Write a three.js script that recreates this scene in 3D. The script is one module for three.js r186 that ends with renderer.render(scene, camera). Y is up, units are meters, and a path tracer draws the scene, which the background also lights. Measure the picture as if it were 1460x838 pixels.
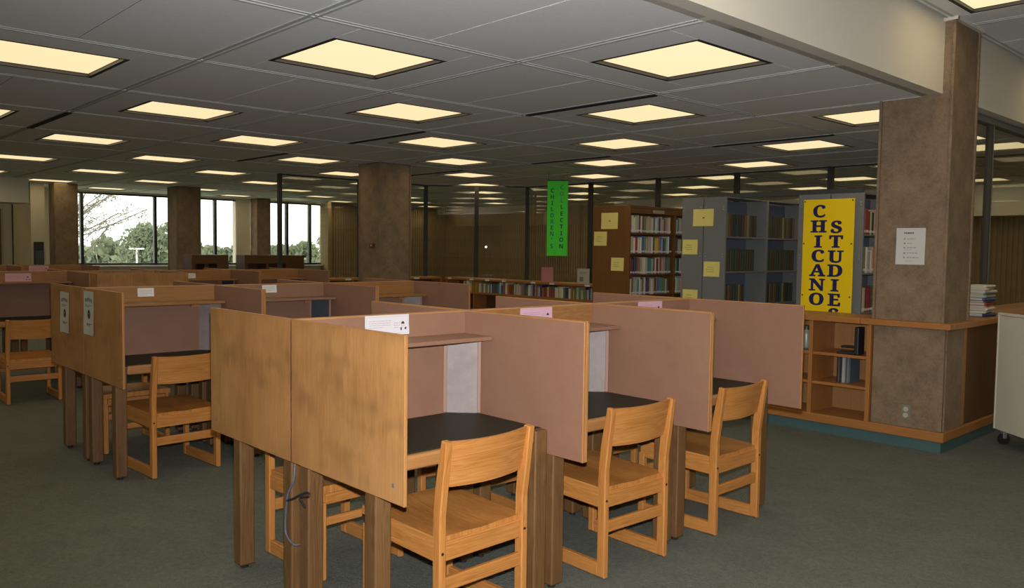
import * as THREE from 'three';
import { RoundedBoxGeometry } from 'three/addons/geometries/RoundedBoxGeometry.js';
import { mergeGeometries } from 'three/addons/utils/BufferGeometryUtils.js';
import { RectAreaLightUniformsLib } from 'three/addons/lights/RectAreaLightUniformsLib.js';

// ---------------------------------------------------------------- camera, sky, flash, exposure
const scene = new THREE.Scene();
const FOCAL = 1175, DEG = Math.PI / 180;                       // focal length in pixels of the 1460 x 838 frame
const camera = new THREE.PerspectiveCamera(2 * Math.atan(419 / FOCAL) / DEG, 1460 / 838, 0.05, 400);
camera.rotation.order = 'YXZ';
camera.position.set(0, 1.55, 0);
camera.rotation.set(-3.1 * DEG, -43.05 * DEG, 0.74 * DEG);
scene.add(camera);
scene.background = new THREE.Color().setRGB(3.2, 3.22, 3.15);  // even overcast sky
const renderer = new THREE.WebGLRenderer({ antialias: true });
renderer.toneMapping = THREE.LinearToneMapping;
renderer.toneMappingExposure = 1.0;
renderer.shadowMap.enabled = true;
RectAreaLightUniformsLib.init();
// the flash of the camera that took the picture, just above its lens
const flash = new THREE.SpotLight(new THREE.Color(0.975, 0.985, 1), 64, 0, 60 * DEG, 1, 2);
flash.position.set(0.03, 1.64, -0.03);
flash.target.position.set(7.7, 2.2, -6.35);
flash.castShadow = true; flash.shadow.radius = 1;
scene.add(flash, flash.target);
const LAMP = new THREE.Color(1, 0.81, 0.44);                    // warm fluorescent tubes
const LAMP_POWER = 1.25;

// ---------------------------------------------------------------- helpers
let seed = 7;
const rnd = () => { seed = (seed * 1664525 + 1013904223) >>> 0; return seed / 4294967296; };
const rr = (a, b) => a + (b - a) * rnd();
const used = {};
function numbered(n) { const k = used[n] = (used[n] ?? -1) + 1; return k ? `${n}_${String(k).padStart(3, '0')}` : n; }
function tag(o, label, category, group, kind) { o.userData.label = label; o.userData.category = category; if (group) o.userData.group = group; if (kind) o.userData.kind = kind; return o; }
function thing(name, label, category, p = [0, 0, 0], turn = 0, group) {
  const o = new THREE.Group(); o.name = numbered(name); scene.add(o); o.position.set(...p); o.rotation.y = turn; return tag(o, label, category, group);
}
function copy(src, p, turn, label, group) {
  const o = src.clone(); o.name = numbered(src.name.replace(/_\d{3}$/, '')); o.userData = { ...src.userData }; scene.add(o);
  o.position.set(...p); o.rotation.set(0, turn, 0); if (label) o.userData.label = label; if (group) o.userData.group = group; return o;
}
function part(name, g, m, parent) { const o = new THREE.Mesh(g, m); o.name = name; parent.add(o); return o; }
function struct(name, g, m, parent) { const o = new THREE.Mesh(g, m); o.name = parent ? name : numbered(name); (parent ?? scene).add(o); if (!parent) o.userData.kind = 'structure'; return o; }
function solo(name, g, m, label, category, p, turn = 0, group) { const o = new THREE.Mesh(g, m); o.name = numbered(name); scene.add(o); if (p) o.position.set(...p); o.rotation.y = turn; return tag(o, label, category, group); }
// uv in metres on the three axis planes; v runs along the grain axis g ('x','y','z')
function uvm(geo, g = 'y', jitter = true) {
  if (geo.index) geo = geo.toNonIndexed();
  const P = geo.attributes.position, N = geo.attributes.normal, uv = new Float32Array(P.count * 2), ax = { x: 0, y: 1, z: 2 }[g];
  const ou = jitter ? rnd() * 3 : 0, ov = jitter ? rnd() * 3 : 0;
  for (let i = 0; i < P.count; i++) {
    const n = [Math.abs(N.getX(i)), Math.abs(N.getY(i)), Math.abs(N.getZ(i))], p = [P.getX(i), P.getY(i), P.getZ(i)];
    const d = n.indexOf(Math.max(...n)), rest = [0, 1, 2].filter(k => k !== d);
    const v = rest.includes(ax) ? ax : rest[1], u = rest.find(k => k !== v);
    uv[2 * i] = p[u] + ou; uv[2 * i + 1] = p[v] + ov;
  }
  geo.setAttribute('uv', new THREE.BufferAttribute(uv, 2)); return geo;
}
// box between corners, edges rounded by r
function bx(x0, x1, y0, y1, z0, z1, r = 0, g = 'y') {
  const w = x1 - x0, h = y1 - y0, d = z1 - z0;
  const geo = r ? new RoundedBoxGeometry(w, h, d, 1, Math.min(r, w / 2.01, h / 2.01, d / 2.01)) : new THREE.BoxGeometry(w, h, d);
  geo.translate((x0 + x1) / 2, (y0 + y1) / 2, (z0 + z1) / 2); return uvm(geo, g);
}
const merge = a => mergeGeometries(a.map(g => { const q = g.index ? g.toNonIndexed() : g; for (const k of Object.keys(q.attributes)) if (!['position', 'normal', 'uv'].includes(k)) q.deleteAttribute(k); return q; }));
function cyl(r0, r1, h, x, y, z, axis = 'y', n = 12) { const g = new THREE.CylinderGeometry(r1, r0, h, n); if (axis === 'x') g.rotateZ(Math.PI / 2); if (axis === 'z') g.rotateX(Math.PI / 2); g.translate(x, y, z); return g.toNonIndexed(); }
// polygon in (z, y) extruded along x from x0 to x1
function prismZY(pts, x0, x1, bev = 0.003, g = 'y') {
  const s = new THREE.Shape(pts.map(([z, y]) => new THREE.Vector2(z, y)));
  const e = new THREE.ExtrudeGeometry(s, { depth: x1 - x0 - 2 * bev, bevelEnabled: bev > 0, bevelThickness: bev, bevelSize: bev, bevelOffset: -bev, bevelSegments: 1 });
  e.rotateY(-Math.PI / 2); e.translate(x1 - bev, 0, 0); return uvm(e, g);      // shape x -> +z, extrusion -> -x
}
// periodic value noise
function noiseGrid(nx, ny, s) { let q = s * 7919 + 13 >>> 0; const a = new Float32Array(nx * ny); for (let i = 0; i < a.length; i++) { q = (q * 1664525 + 1013904223) >>> 0; a[i] = q / 4294967296; } return (u, v) => { u = ((u % 1) + 1) % 1 * nx; v = ((v % 1) + 1) % 1 * ny; const i = Math.floor(u), j = Math.floor(v), f = u - i, h = v - j, F = f * f * (3 - 2 * f), H = h * h * (3 - 2 * h); const g = (x, y) => a[(y % ny) * nx + x % nx]; return (g(i, j) * (1 - F) + g(i + 1, j) * F) * (1 - H) + (g(i, j + 1) * (1 - F) + g(i + 1, j + 1) * F) * H; }; }
const enc = c => Math.round(255 * Math.min(1, Math.max(0, c <= 0.0031308 ? 12.92 * c : 1.055 * Math.pow(c, 1 / 2.4) - 0.055)));
function tex(W, H, w, h, fn, color = true) {
  const d = new Uint8Array(W * H * 4);
  for (let j = 0; j < H; j++) for (let i = 0; i < W; i++) { const c = fn(i / W, j / H), k = 4 * (j * W + i); if (color) { d[k] = enc(c[0]); d[k + 1] = enc(c[1]); d[k + 2] = enc(c[2]); } else d[k] = d[k + 1] = d[k + 2] = Math.round(255 * Math.min(1, Math.max(0, c))); d[k + 3] = 255; }
  const t = new THREE.DataTexture(d, W, H); t.wrapS = t.wrapT = THREE.RepeatWrapping; t.magFilter = THREE.LinearFilter; t.minFilter = THREE.LinearMipmapLinearFilter; t.generateMipmaps = true;
  if (color) t.colorSpace = THREE.SRGBColorSpace; t.repeat.set(1 / w, 1 / h); t.needsUpdate = true; return t;
}
const mix = (a, b, t) => a.map((x, i) => x + (b[i] - x) * t);
function woodMat(light, dark, s, { rough = 0.45, smudge = 0, scale = 1, fig = 0.5 } = {}) {
  const a = noiseGrid(96, 5, s), b = noiseGrid(24, 3, s + 1), c = noiseGrid(8, 4, s + 2), e = noiseGrid(256, 40, s + 3), f = noiseGrid(12, 24, s + 4), w = noiseGrid(4, 6, s + 5);
  const map = tex(256, 512, 0.36 * scale, 1.3 * scale, (u, v) => {
    const uu = u + 0.035 * (w(u, v) - 0.5), ring = 0.5 + 0.5 * Math.sin(40 * (b(uu, v) + 0.35 * c(uu, v)));
    let t = 0.42 * a(uu, v) + fig * 0.5 * ring + 0.25 * c(u, v) + 0.28 * (e(u, v) - 0.5); t = Math.min(1, Math.max(0, t));
    let col = mix(light, dark, t); if (smudge) { const k = smudge * Math.max(0, f(u, v) * 0.7 + c(v, u) * 0.6 - 0.62); col = mix(col, dark.map(x => x * 0.55), Math.min(0.8, k)); } return col;
  });
  return new THREE.MeshStandardMaterial({ map, roughness: rough });
}
function plain(r, g, b, rough = 0.6, extra = {}) { return new THREE.MeshStandardMaterial({ color: new THREE.Color().setRGB(r, g, b), roughness: rough, ...extra }); }
function speckMat(light, dark, s, { w = 0.6, rough = 0.8, coarse = 0.5, fine = 0.5, bump = 0, n = 256 } = {}) {
  const a = noiseGrid(n / 2, n / 2, s), b = noiseGrid(n / 8, n / 8, s + 1), c = noiseGrid(7, 7, s + 2), d = noiseGrid(17, 17, s + 3);
  const val = (u, v) => fine * (0.6 * a(u, v) + 0.4 * b(u, v)) + coarse * (0.6 * c(u, v) + 0.4 * d(u, v));
  const m = new THREE.MeshStandardMaterial({ map: tex(n, n, w, w, (u, v) => mix(light, dark, Math.min(1, Math.max(0, val(u, v) / (fine + coarse))))), roughness: rough });
  if (bump) { m.bumpMap = tex(n, n, w, w, (u, v) => a(u, v), false); m.bumpScale = bump; } return m;
}
// ---------------------------------------------------------------- materials
const M = {
  chair: woodMat([0.60, 0.270, 0.074], [0.36, 0.125, 0.024], 11, { rough: 0.38, fig: 0.6 }),
  endOak: woodMat([0.46, 0.235, 0.088], [0.31, 0.140, 0.044], 31, { rough: 0.42, smudge: 0.55, fig: 0.25, scale: 1.7 }),
  backOak: woodMat([0.36, 0.172, 0.058], [0.20, 0.086, 0.025], 51, { rough: 0.4 }),
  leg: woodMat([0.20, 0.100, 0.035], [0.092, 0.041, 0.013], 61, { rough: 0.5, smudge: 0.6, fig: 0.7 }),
  edge: woodMat([0.44, 0.215, 0.075], [0.30, 0.125, 0.036], 71, { rough: 0.4 }),
  counter: woodMat([0.44, 0.19, 0.055], [0.29, 0.105, 0.026], 81, { rough: 0.4 }),
  counterIn: woodMat([0.40, 0.20, 0.072], [0.29, 0.125, 0.038], 83, { rough: 0.5 }),
  bookcase: woodMat([0.195, 0.086, 0.022], [0.12, 0.047, 0.011], 91, { rough: 0.42 }),
  mauve: speckMat([0.272, 0.142, 0.090], [0.222, 0.111, 0.070], 101, { w: 0.8, rough: 0.55, fine: 0.45, coarse: 0.6 }),
  mauveEdge: plain(0.27, 0.145, 0.10, 0.5),
  desk: new THREE.MeshPhysicalMaterial({ color: new THREE.Color().setRGB(0.022, 0.021, 0.014), roughness: 0.55, specularIntensity: 0.45 }),
  chase: speckMat([0.29, 0.235, 0.215], [0.18, 0.142, 0.13], 121, { w: 0.5, rough: 0.5, coarse: 1 }),
  darkBox: plain(0.03, 0.035, 0.045, 0.4),
  carpet: speckMat([0.166, 0.178, 0.146], [0.068, 0.077, 0.061], 131, { w: 1.1, rough: 0.97, fine: 0.8, coarse: 0.25, bump: 0.004, n: 512 }),
  tile: speckMat([0.87, 0.89, 0.905], [0.77, 0.79, 0.805], 141, { w: 0.7, rough: 0.92, fine: 0.7, coarse: 0.15 }),
  rail: plain(0.50, 0.51, 0.495, 0.6),
  slot: plain(0.012, 0.012, 0.012, 0.8), seam: plain(0.16, 0.16, 0.16, 0.95),
  lightFrame: plain(0.03, 0.03, 0.03, 0.6),
  fascia: speckMat([0.74, 0.69, 0.60], [0.70, 0.65, 0.56], 151, { w: 1.3, rough: 0.75 }),
  wall: speckMat([0.60, 0.55, 0.42], [0.54, 0.49, 0.37], 155, { w: 1.3, rough: 0.85 }),
  concrete: speckMat([0.345, 0.240, 0.145], [0.105, 0.070, 0.042], 161, { w: 0.8, rough: 0.85, fine: 0.65, coarse: 0.6, bump: 0.003, n: 512 }),
  rib: speckMat([0.36, 0.27, 0.15], [0.25, 0.18, 0.095], 165, { w: 0.9, rough: 0.9 }),
  teal: speckMat([0.070, 0.135, 0.135], [0.052, 0.105, 0.106], 171, { w: 0.5, rough: 0.45 }),
  steel: speckMat([0.20, 0.205, 0.205], [0.175, 0.18, 0.18], 181, { w: 0.6, rough: 0.45 }),
  steelIn: plain(0.135, 0.155, 0.205, 0.4),
  mullion: plain(0.035, 0.031, 0.022, 0.7),
  mullionGrey: plain(0.17, 0.175, 0.17, 0.5),
  glass: new THREE.MeshPhysicalMaterial({ color: new THREE.Color().setRGB(0.93, 0.935, 0.90), roughness: 0, transmission: 1, thickness: 0, ior: 1.52 }),
  windowGlass: new THREE.MeshPhysicalMaterial({ color: new THREE.Color().setRGB(0.96, 0.97, 0.96), roughness: 0, transmission: 1, thickness: 0, ior: 1.5 }),
  chrome: plain(0.62, 0.62, 0.62, 0.3, { metalness: 0.8 }),
  white: plain(0.72, 0.71, 0.68, 0.7),
  cart: speckMat([0.66, 0.645, 0.50], [0.61, 0.595, 0.46], 191, { w: 0.8, rough: 0.5 }),
  black: plain(0.018, 0.018, 0.02, 0.45),
  cable: plain(0.085, 0.10, 0.135, 0.5),
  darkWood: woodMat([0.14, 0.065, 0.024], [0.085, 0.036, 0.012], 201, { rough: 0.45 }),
};
const diffuser = new THREE.MeshStandardMaterial({ color: new THREE.Color().setRGB(0.7, 0.66, 0.55), roughness: 0.5, emissive: new THREE.Color().setRGB(1, 0.79, 0.45), emissiveIntensity: 1.0 });

// worn oak: streaky grain with irregular hand-worn and grimy patches, one panel wide
function wornOak(light, dark, grime, s) {
  const a = noiseGrid(150, 6, s), e = noiseGrid(300, 30, s + 1), c = noiseGrid(7, 5, s + 2), d = noiseGrid(17, 9, s + 3), f = noiseGrid(40, 12, s + 4), k = noiseGrid(5, 7, s + 5);
  return new THREE.MeshStandardMaterial({ roughness: 0.42, map: tex(512, 384, 1.07, 0.83, (u, v) => {
    const t = Math.min(1, Math.max(0, 0.3 * a(u, v) + 0.35 * d(u, v) + 0.35 * c(u, v) + 0.3 * (e(u, v) - 0.5))), g = Math.min(0.85, Math.max(0, 1.7 * (0.5 * k(u, v) + 0.3 * d(v, u) + 0.28 * f(u, v) - 0.53)));
    return mix(mix(light, dark, t), grime, g);
  }) });
}
M.endOak = wornOak([0.48, 0.245, 0.090], [0.31, 0.140, 0.045], [0.20, 0.098, 0.038], 301);

// ---------------------------------------------------------------- the room
const S = 1.524, X0 = 0.767, Z0 = -4.054, CEIL = 2.797, EDGE = -2.53, HIGH = 3.37;
const gx = a => X0 + S * a, gz = b => Z0 - S * b;
const WX0 = -6.5, WX1 = 16.6, WZ0 = -20.82, WZ1 = 4.6;
struct('floor', uvm(new THREE.BoxGeometry(WX1 - WX0 + 0.6, 0.2, WZ1 - WZ0 + 0.6).translate((WX0 + WX1) / 2, -0.1, (WZ0 + WZ1) / 2), 'z', false), M.carpet);
// slab above the suspended ceilings
struct('ceiling_slab', bx(WX0 - 0.3, WX1 + 0.3, 3.72, 3.9, WZ0 - 0.3, WZ1 + 0.3), M.fascia);
struct('wall_back', bx(WX0 - 0.3, WX1 + 0.3, 0, 3.8, WZ1, WZ1 + 0.3), M.wall);
struct('wall_left', bx(WX0 - 0.3, WX0, 0, 3.8, WZ0 - 0.3, WZ1), M.wall);

// suspended ceiling: every panel its own piece near the camera
const ceiling = new THREE.Group(); ceiling.name = 'ceiling'; ceiling.userData.kind = 'structure'; scene.add(ceiling);
const geoCache = {};
const panelGeo = (w, d, k) => geoCache[`${w.toFixed(3)}_${d.toFixed(3)}_${k}`] ??= uvm(new THREE.BoxGeometry(w, 0.02, d), 'z');
const far = [], lightCells = [], seams = [];
const G = 0.004, RB = 0.032;                                   // seam between panels, half width of a rail
function panel(x0, x1, z0, z1, y, near) {
  const w = x1 - x0, d = z1 - z0, g = panelGeo(w, d, Math.floor(rnd() * 3));
  if (near) { const o = part('ceiling_panel', g, M.tile, ceiling); o.position.set((x0 + x1) / 2, y + 0.01, (z0 + z1) / 2); }
  else far.push(g.clone().translate((x0 + x1) / 2, y + 0.01, (z0 + z1) / 2));
}
const LH = 0.43, LW = 0.40;                                     // half of the light's opening, half of the glowing face
function cell(xa, xb, za, zb, y, lit, near, along) {
  const x0 = xa + RB, x1 = xb - RB, z0 = za + RB, z1 = zb - RB, cx = (xa + xb) / 2, cz = (za + zb) / 2;
  if (!lit) { if (near) seams.push(bx(cx - 0.01, cx + 0.01, y + 0.003, y + 0.006, z0, z1)); panel(x0, cx - G, z0, z1, y, near); panel(cx + G, x1, z0, z1, y, near); return; }
  if (!along) { panel(x0, cx - LH - G, z0, z1, y, near); panel(cx + LH + G, x1, z0, z1, y, near); panel(cx - LH, cx + LH, z0, cz - LH, y, near); panel(cx - LH, cx + LH, cz + LH, z1, y, near); }
  else { panel(x0, x1, z0, cz - LH - G, y, near); panel(x0, x1, cz + LH + G, z1, y, near); panel(x0, cx - LH, cz - LH, cz + LH, y, near); panel(cx + LH, x1, cz - LH, cz + LH, y, near); }
  lightCells.push([cx, y, cz]);
}
const A0 = -4, A1 = 10, B1 = 11;
for (let a = A0; a < A1; a++) for (let b = -1; b < B1; b++) {
  const lit = ((a + b) % 2 + 2) % 2 === 1, cx = gx(a + 0.5), cz = gz(b + 0.5);
  const head = Math.atan2(cx, -cz) / DEG - 43, near = Math.hypot(cx, cz) < 11.8 && Math.abs(head) < 38;
  cell(gx(a), gx(a + 1), gz(b + 1), gz(b), CEIL, lit, near, b === -1);
}
// higher ceiling over the side where the camera stands
for (let a = A0; a < A1; a++) for (let b = 0; b < 4; b++) {
  const za = EDGE - 0.08 + S * b, zb = za + S, lit = ((a + b) % 2 + 2) % 2 === 1;
  cell(gx(a) + 0.3, gx(a + 1) + 0.3, za, zb, HIGH, lit, b === 0 && a > 1 && a < 8, false);
}
part('seam_backing', merge(seams), M.seam, ceiling);
const farPanels = part('ceiling_panel_field', merge(far), M.tile, ceiling); farPanels.userData.kind = 'stuff';
// rails: a flat bar with two raised lips
function railGeo(len, alongX) {
  const g = [[-RB, RB, 0.004, 0.03], [-RB, -RB + 0.018, -0.004, 0.004], [RB - 0.018, RB, -0.004, 0.004]].map(([a, b, y0, y1]) => alongX ? bx(-len / 2, len / 2, y0, y1, a, b, 0, 'x') : bx(a, b, y0, y1, -len / 2, len / 2, 0, 'z'));
  return merge(g);
}
for (let b = 0; b < B1; b++) { const len = gx(A1) - gx(A0), o = part('ceiling_rail', railGeo(len, true), M.rail, ceiling); o.position.set((gx(A0) + gx(A1)) / 2, CEIL, gz(b)); }
for (let a = A0; a <= A1; a++) { const zr = -2.621, len = zr - gz(B1), o = part('ceiling_rail', railGeo(len, false), M.rail, ceiling); o.position.set(gx(a), CEIL - 0.001, (zr + gz(B1)) / 2); }
for (let b = 0; b < 5; b++) { const o = part('ceiling_rail', railGeo(gx(A1) - gx(A0), true), M.rail, ceiling); o.position.set((gx(A0) + gx(A1)) / 2, HIGH, -2.61 + S * b + (b ? 0 : 0.19)); }
for (let a = A0; a <= A1; a++) { const o = part('ceiling_rail', railGeo(4 * S, false), M.rail, ceiling); o.position.set(gx(a) + 0.3, HIGH - 0.001, EDGE + 2 * S); }
// black air slots let into some of the rails
for (const [a, b] of [[3, 0], [3, 2], [5, 0], [5, 2], [1, 3], [7, 1], [1, 5], [3, 4], [5, 4]]) { const o = part('air_slot', bx(-0.026, 0.026, -0.014, 0.003, -S / 2 + 0.03, S / 2 - 0.03), M.slot, ceiling); o.position.set(gx(a) + 0.012, CEIL, gz(b + 0.5)); }
// ceiling lights
const frameG = (() => { const t = LH - LW; return merge([bx(-LH, LH, 0, 0.06, -LH, -LH + t), bx(-LH, LH, 0, 0.06, LH - t, LH), bx(-LH, -LH + t, 0, 0.06, -LH + t, LH - t), bx(LH - t, LH, 0, 0.06, -LH + t, LH - t)]); })();
const lensG = new THREE.BoxGeometry(2 * LW, 0.012, 2 * LW);
for (const [x, y, z] of lightCells) {
  const lobby = x > 11.43 || (z < -13.2 && x > 6.86), where = y > 3 ? 'in the raised ceiling section' : lobby ? 'over the lobby beyond the glass partition' : z > -4.05 ? 'in the row beside the cream ceiling drop' : x > 7.6 ? 'over the bookstacks behind the counter' : z < -16.2 ? 'in the last rows before the far windows' : z < -10.5 ? 'over the third and last carrel blocks' : x < 1.5 ? 'over the open aisle beside the carrel blocks' : z < -7 ? 'between the second and third carrel blocks' : 'over the front and second carrel blocks';
  const o = thing('ceiling_light', `square recessed fluorescent light with cream diffuser ${where}`, 'ceiling light', [x, y, z], 0, `ceiling lights ${where}`);
  part('frame', frameG, M.lightFrame, o);
  part('diffuser', lensG, diffuser, o).position.y = 0.03;
  const l = new THREE.RectAreaLight(LAMP, LAMP_POWER, 2 * LW - 0.02, 2 * LW - 0.02); l.position.set(0, 0.018, 0); l.rotation.x = -Math.PI / 2; o.add(l);
}
// drop between the two ceilings: cream fascia, with a gap for the pillar
const PX0 = 6.84, PW = 0.54, PZ = -2.39;                        // pillar
const fz0 = -2.62, fz1 = -2.46;
struct('trim_1', bx(WX0, PX0, CEIL, 3.72, fz0, fz1), M.fascia);
struct('trim_2', bx(PX0 + PW, WX1, CEIL, 3.72, fz0, fz1), M.fascia);

// pillars with a narrow raised rib at each corner
function pillar(x, z, h0, h1, label, w = PW) {
  const o = thing('concrete_pillar', label, 'pillar', [x, 0, z]);
  part('shaft', bx(0, w, h0, h1, -w, 0, 0.02), M.concrete, o);
  for (const [px, pz] of [[0, 0], [w, 0], [0, -w], [w, -w]]) part('corner_rib', bx(px - 0.012, px + 0.012, h0, h1, pz - 0.012, pz + 0.012, 0.006), M.concrete, o);
  return o;
}
const pil = pillar(PX0, PZ, 0, HIGH, 'square brown concrete pillar with a white poster, rising from the counter');
part('collar', merge([bx(-0.02, PW + 0.02, HIGH - 0.025, HIGH, 0.0, 0.03), bx(-0.03, 0.0, HIGH - 0.025, HIGH, -0.14, 0.03)]), M.fascia, pil);
pillar(6.80, -10.12, 0, CEIL, 'square brown concrete pillar standing free between the carrel rows and glass partition');
pillar(6.78, -17.72, 0, CEIL, 'dark concrete pillar between two windows of the far wall', 0.5);
pillar(9.84, -20.3, 0, CEIL, 'dark concrete pillar beside the pale strip between far windows', 0.36);
pillar(4.74, -18.9, 0, CEIL, 'dark concrete pillar at the end of the cream wall', 0.42);

// far window wall: parapet, head, cream end
const WY0 = 1.05, WY1 = 2.755;
struct('wall_front', merge([bx(WX0, 12.05, 0, WY0, WZ0 - 0.2, WZ0), bx(WX0, 12.05, WY1, 3.8, WZ0 - 0.2, WZ0), bx(WX0, 5.2, WY0, WY1, WZ0 - 0.2, WZ0), bx(9.5, 9.9, WY0, WY1, WZ0 - 0.2, WZ0)]), M.wall);
function win(n, x0, x1, bars) {
  const o = new THREE.Group(); o.name = `window_${n}`; o.userData.kind = 'structure'; scene.add(o);
  part('window_frame', merge([bx(x0, x1, WY0, WY0 + 0.05, WZ0 - 0.09, WZ0 - 0.01), bx(x0, x1, WY1 - 0.04, WY1, WZ0 - 0.09, WZ0 - 0.01)]), M.black, o);
  const e = [x0, ...bars, x1];
  for (const b of bars) part('window_mullion', bx(b - 0.035, b + 0.035, WY0, WY1, WZ0 - 0.1, WZ0 + 0.01, 0.004), M.black, o);
  for (let i = 0; i + 1 < e.length; i++) part('window_pane', bx(e[i], e[i + 1], WY0 + 0.02, WY1 - 0.02, WZ0 - 0.051, WZ0 - 0.05), M.windowGlass, o);
  part('window_sill', bx(x0, x1, WY0 - 0.035, WY0, WZ0, WZ0 + 0.14, 0.005), M.white, o);
}
win(1, 5.2, 9.5, [5.78, 7.44, 8.95]);
win(2, 9.9, 12.05, [10.97, 11.67]);
// left end of the far wall: cream drop, doorway and dark notice board
struct('trim_3', bx(-3, 4.06, 2.32, CEIL, -18.7, -18.0), M.fascia);
struct('trim_4', bx(4.36, 4.62, 0, CEIL, WZ0, -19.2), M.wall);
{
  const o = new THREE.Group(); o.name = 'door_1'; o.userData.kind = 'structure'; scene.add(o);
  part('door_frame', bx(4.36, 4.43, 0, 2.4, WZ0, WZ0 + 0.1), M.black, o); part('door_leaf', bx(3.2, 4.14, 0, 2.3, WZ0, WZ0 + 0.05, 0.004), M.darkWood, o);
  part('door_notice', bx(3.9, 4.1, 1.78, 1.96, WZ0 + 0.05, WZ0 + 0.053), plain(0.5, 0.45, 0.2, 0.8), o);
}
{ const o = thing('fire_cabinet', 'tall dark cabinet hung on the cream wall beside the pillar', 'cabinet', [4.40, 0, -19.16]); part('body', bx(0, 0.17, 1.06, 1.58, -0.03, 0.06, 0.006), M.black, o); part('door', bx(0.015, 0.155, 1.08, 1.4, 0.06, 0.066), plain(0.06, 0.08, 0.07, 0.3), o); }

// lobby behind the glass: ribbed concrete walls with a pale band above
function ribbed(len, h, pitch = 0.085) { const s = new THREE.Shape(); s.moveTo(0, -0.15); s.lineTo(0, 0); const n = Math.floor(len / pitch); for (let i = 0; i < n; i++) { const x = i * pitch; s.lineTo(x + 0.01, 0.035); s.lineTo(x + 0.045, 0.035); s.lineTo(x + 0.06, 0); s.lineTo(x + pitch, 0); } s.lineTo(len, 0); s.lineTo(len, -0.15); const g = new THREE.ExtrudeGeometry(s, { depth: h, bevelEnabled: false }); g.rotateX(-Math.PI / 2); return uvm(g, 'y', false); }   // front faces -z after the turn: shape y -> -z
{ const g = ribbed(WX1 - 12.05, CEIL + 0.2); g.rotateY(Math.PI); g.translate(WX1, 0, WZ0 + 0.02); struct('wall_lobby_front', g, M.rib); }
{ const g = ribbed(16.7, 2.25); g.rotateY(Math.PI / 2); g.translate(WX1 - 0.16, 0, WZ0 + 16.7); struct('wall_lobby_right', g, M.rib); }
struct('wall_right', bx(WX1 - 0.02, WX1 + 0.3, 0, 3.8, WZ0 - 0.3, WZ1), M.rib);
struct('trim_5', bx(WX1 - 0.5, WX1 - 0.02, 2.25, CEIL, -13.5, WZ1), M.fascia);
struct('trim_6', bx(12.0, 12.1, 0, CEIL, WZ0, WZ0 + 0.4), M.rib);

// glass partition: posts on the ceiling grid, panes between
{
  const o = thing('glass_partition', 'floor to ceiling glass partition with slim dark posts around the lobby', 'partition');
  const c = [[6.78, -13.14], [8.385, -13.14], [9.91, -13.14], [10.67, -12.48], [11.43, -11.82], [11.43, gz(4)], [11.43, gz(3)], [11.43, gz(2)], [11.43, gz(1)], [11.43, gz(0)], [11.43, EDGE]];
  c.forEach(([x, z], i) => {
    { const q = part('post', bx(-0.03, 0.03, 0, CEIL, -0.04, 0.04, 0.004), M.mullion, o); q.position.set(x, 0, z); q.rotation.y = i > 1 && i < 5 ? Math.PI / 4 : 0; }
    if (i + 1 < c.length) {
      const [x2, z2] = c[i + 1], len = Math.hypot(x2 - x, z2 - z), an = -Math.atan2(z2 - z, x2 - x) + (i === 2 ? 0.004 : i === 3 ? -0.004 : 0), mx = (x + x2) / 2, mz = (z + z2) / 2;
      const put = (n, g, m) => { const q = part(n, g, m, o); q.position.set(mx, 0, mz); q.rotation.y = an; };
      put('pane', bx(-len / 2 + 0.04, len / 2 - 0.04, 0.1, CEIL - 0.04, -0.0005, 0.0005), M.glass);
      put('head_rail', bx(-len / 2, len / 2, CEIL - 0.022, CEIL, -0.02, 0.02), M.mullion);
      put('sill_rail', bx(-len / 2, len / 2, 0, 0.1, -0.03, 0.03), M.mullion);
    }
  });
}
{
  const o = thing('glass_screen', 'glass screen with a grey double post standing on the counter right of the pillar', 'glass screen');
  const xs = [PX0 + PW, gx(5), gx(6), gx(7)];
  xs.forEach((x, i) => {
    if (i && i < 3) { part('post', bx(x - 0.03, x - 0.003, 1.03, 2.79, -2.62, -2.56, 0.004), M.mullion, o); part('post', bx(x + 0.0, x + 0.022, 1.03, 2.79, -2.61, -2.56, 0.004), M.mullionGrey, o); }
    if (i < 3) part('pane', bx(x + 0.03, xs[i + 1] - 0.04, 1.03, 2.74, -2.59, -2.589), M.glass, o);
  });
  part('head_rail', bx(xs[0], xs[3], 2.735, 2.79, -2.63, -2.55), M.mullionGrey, o);
}

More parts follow.
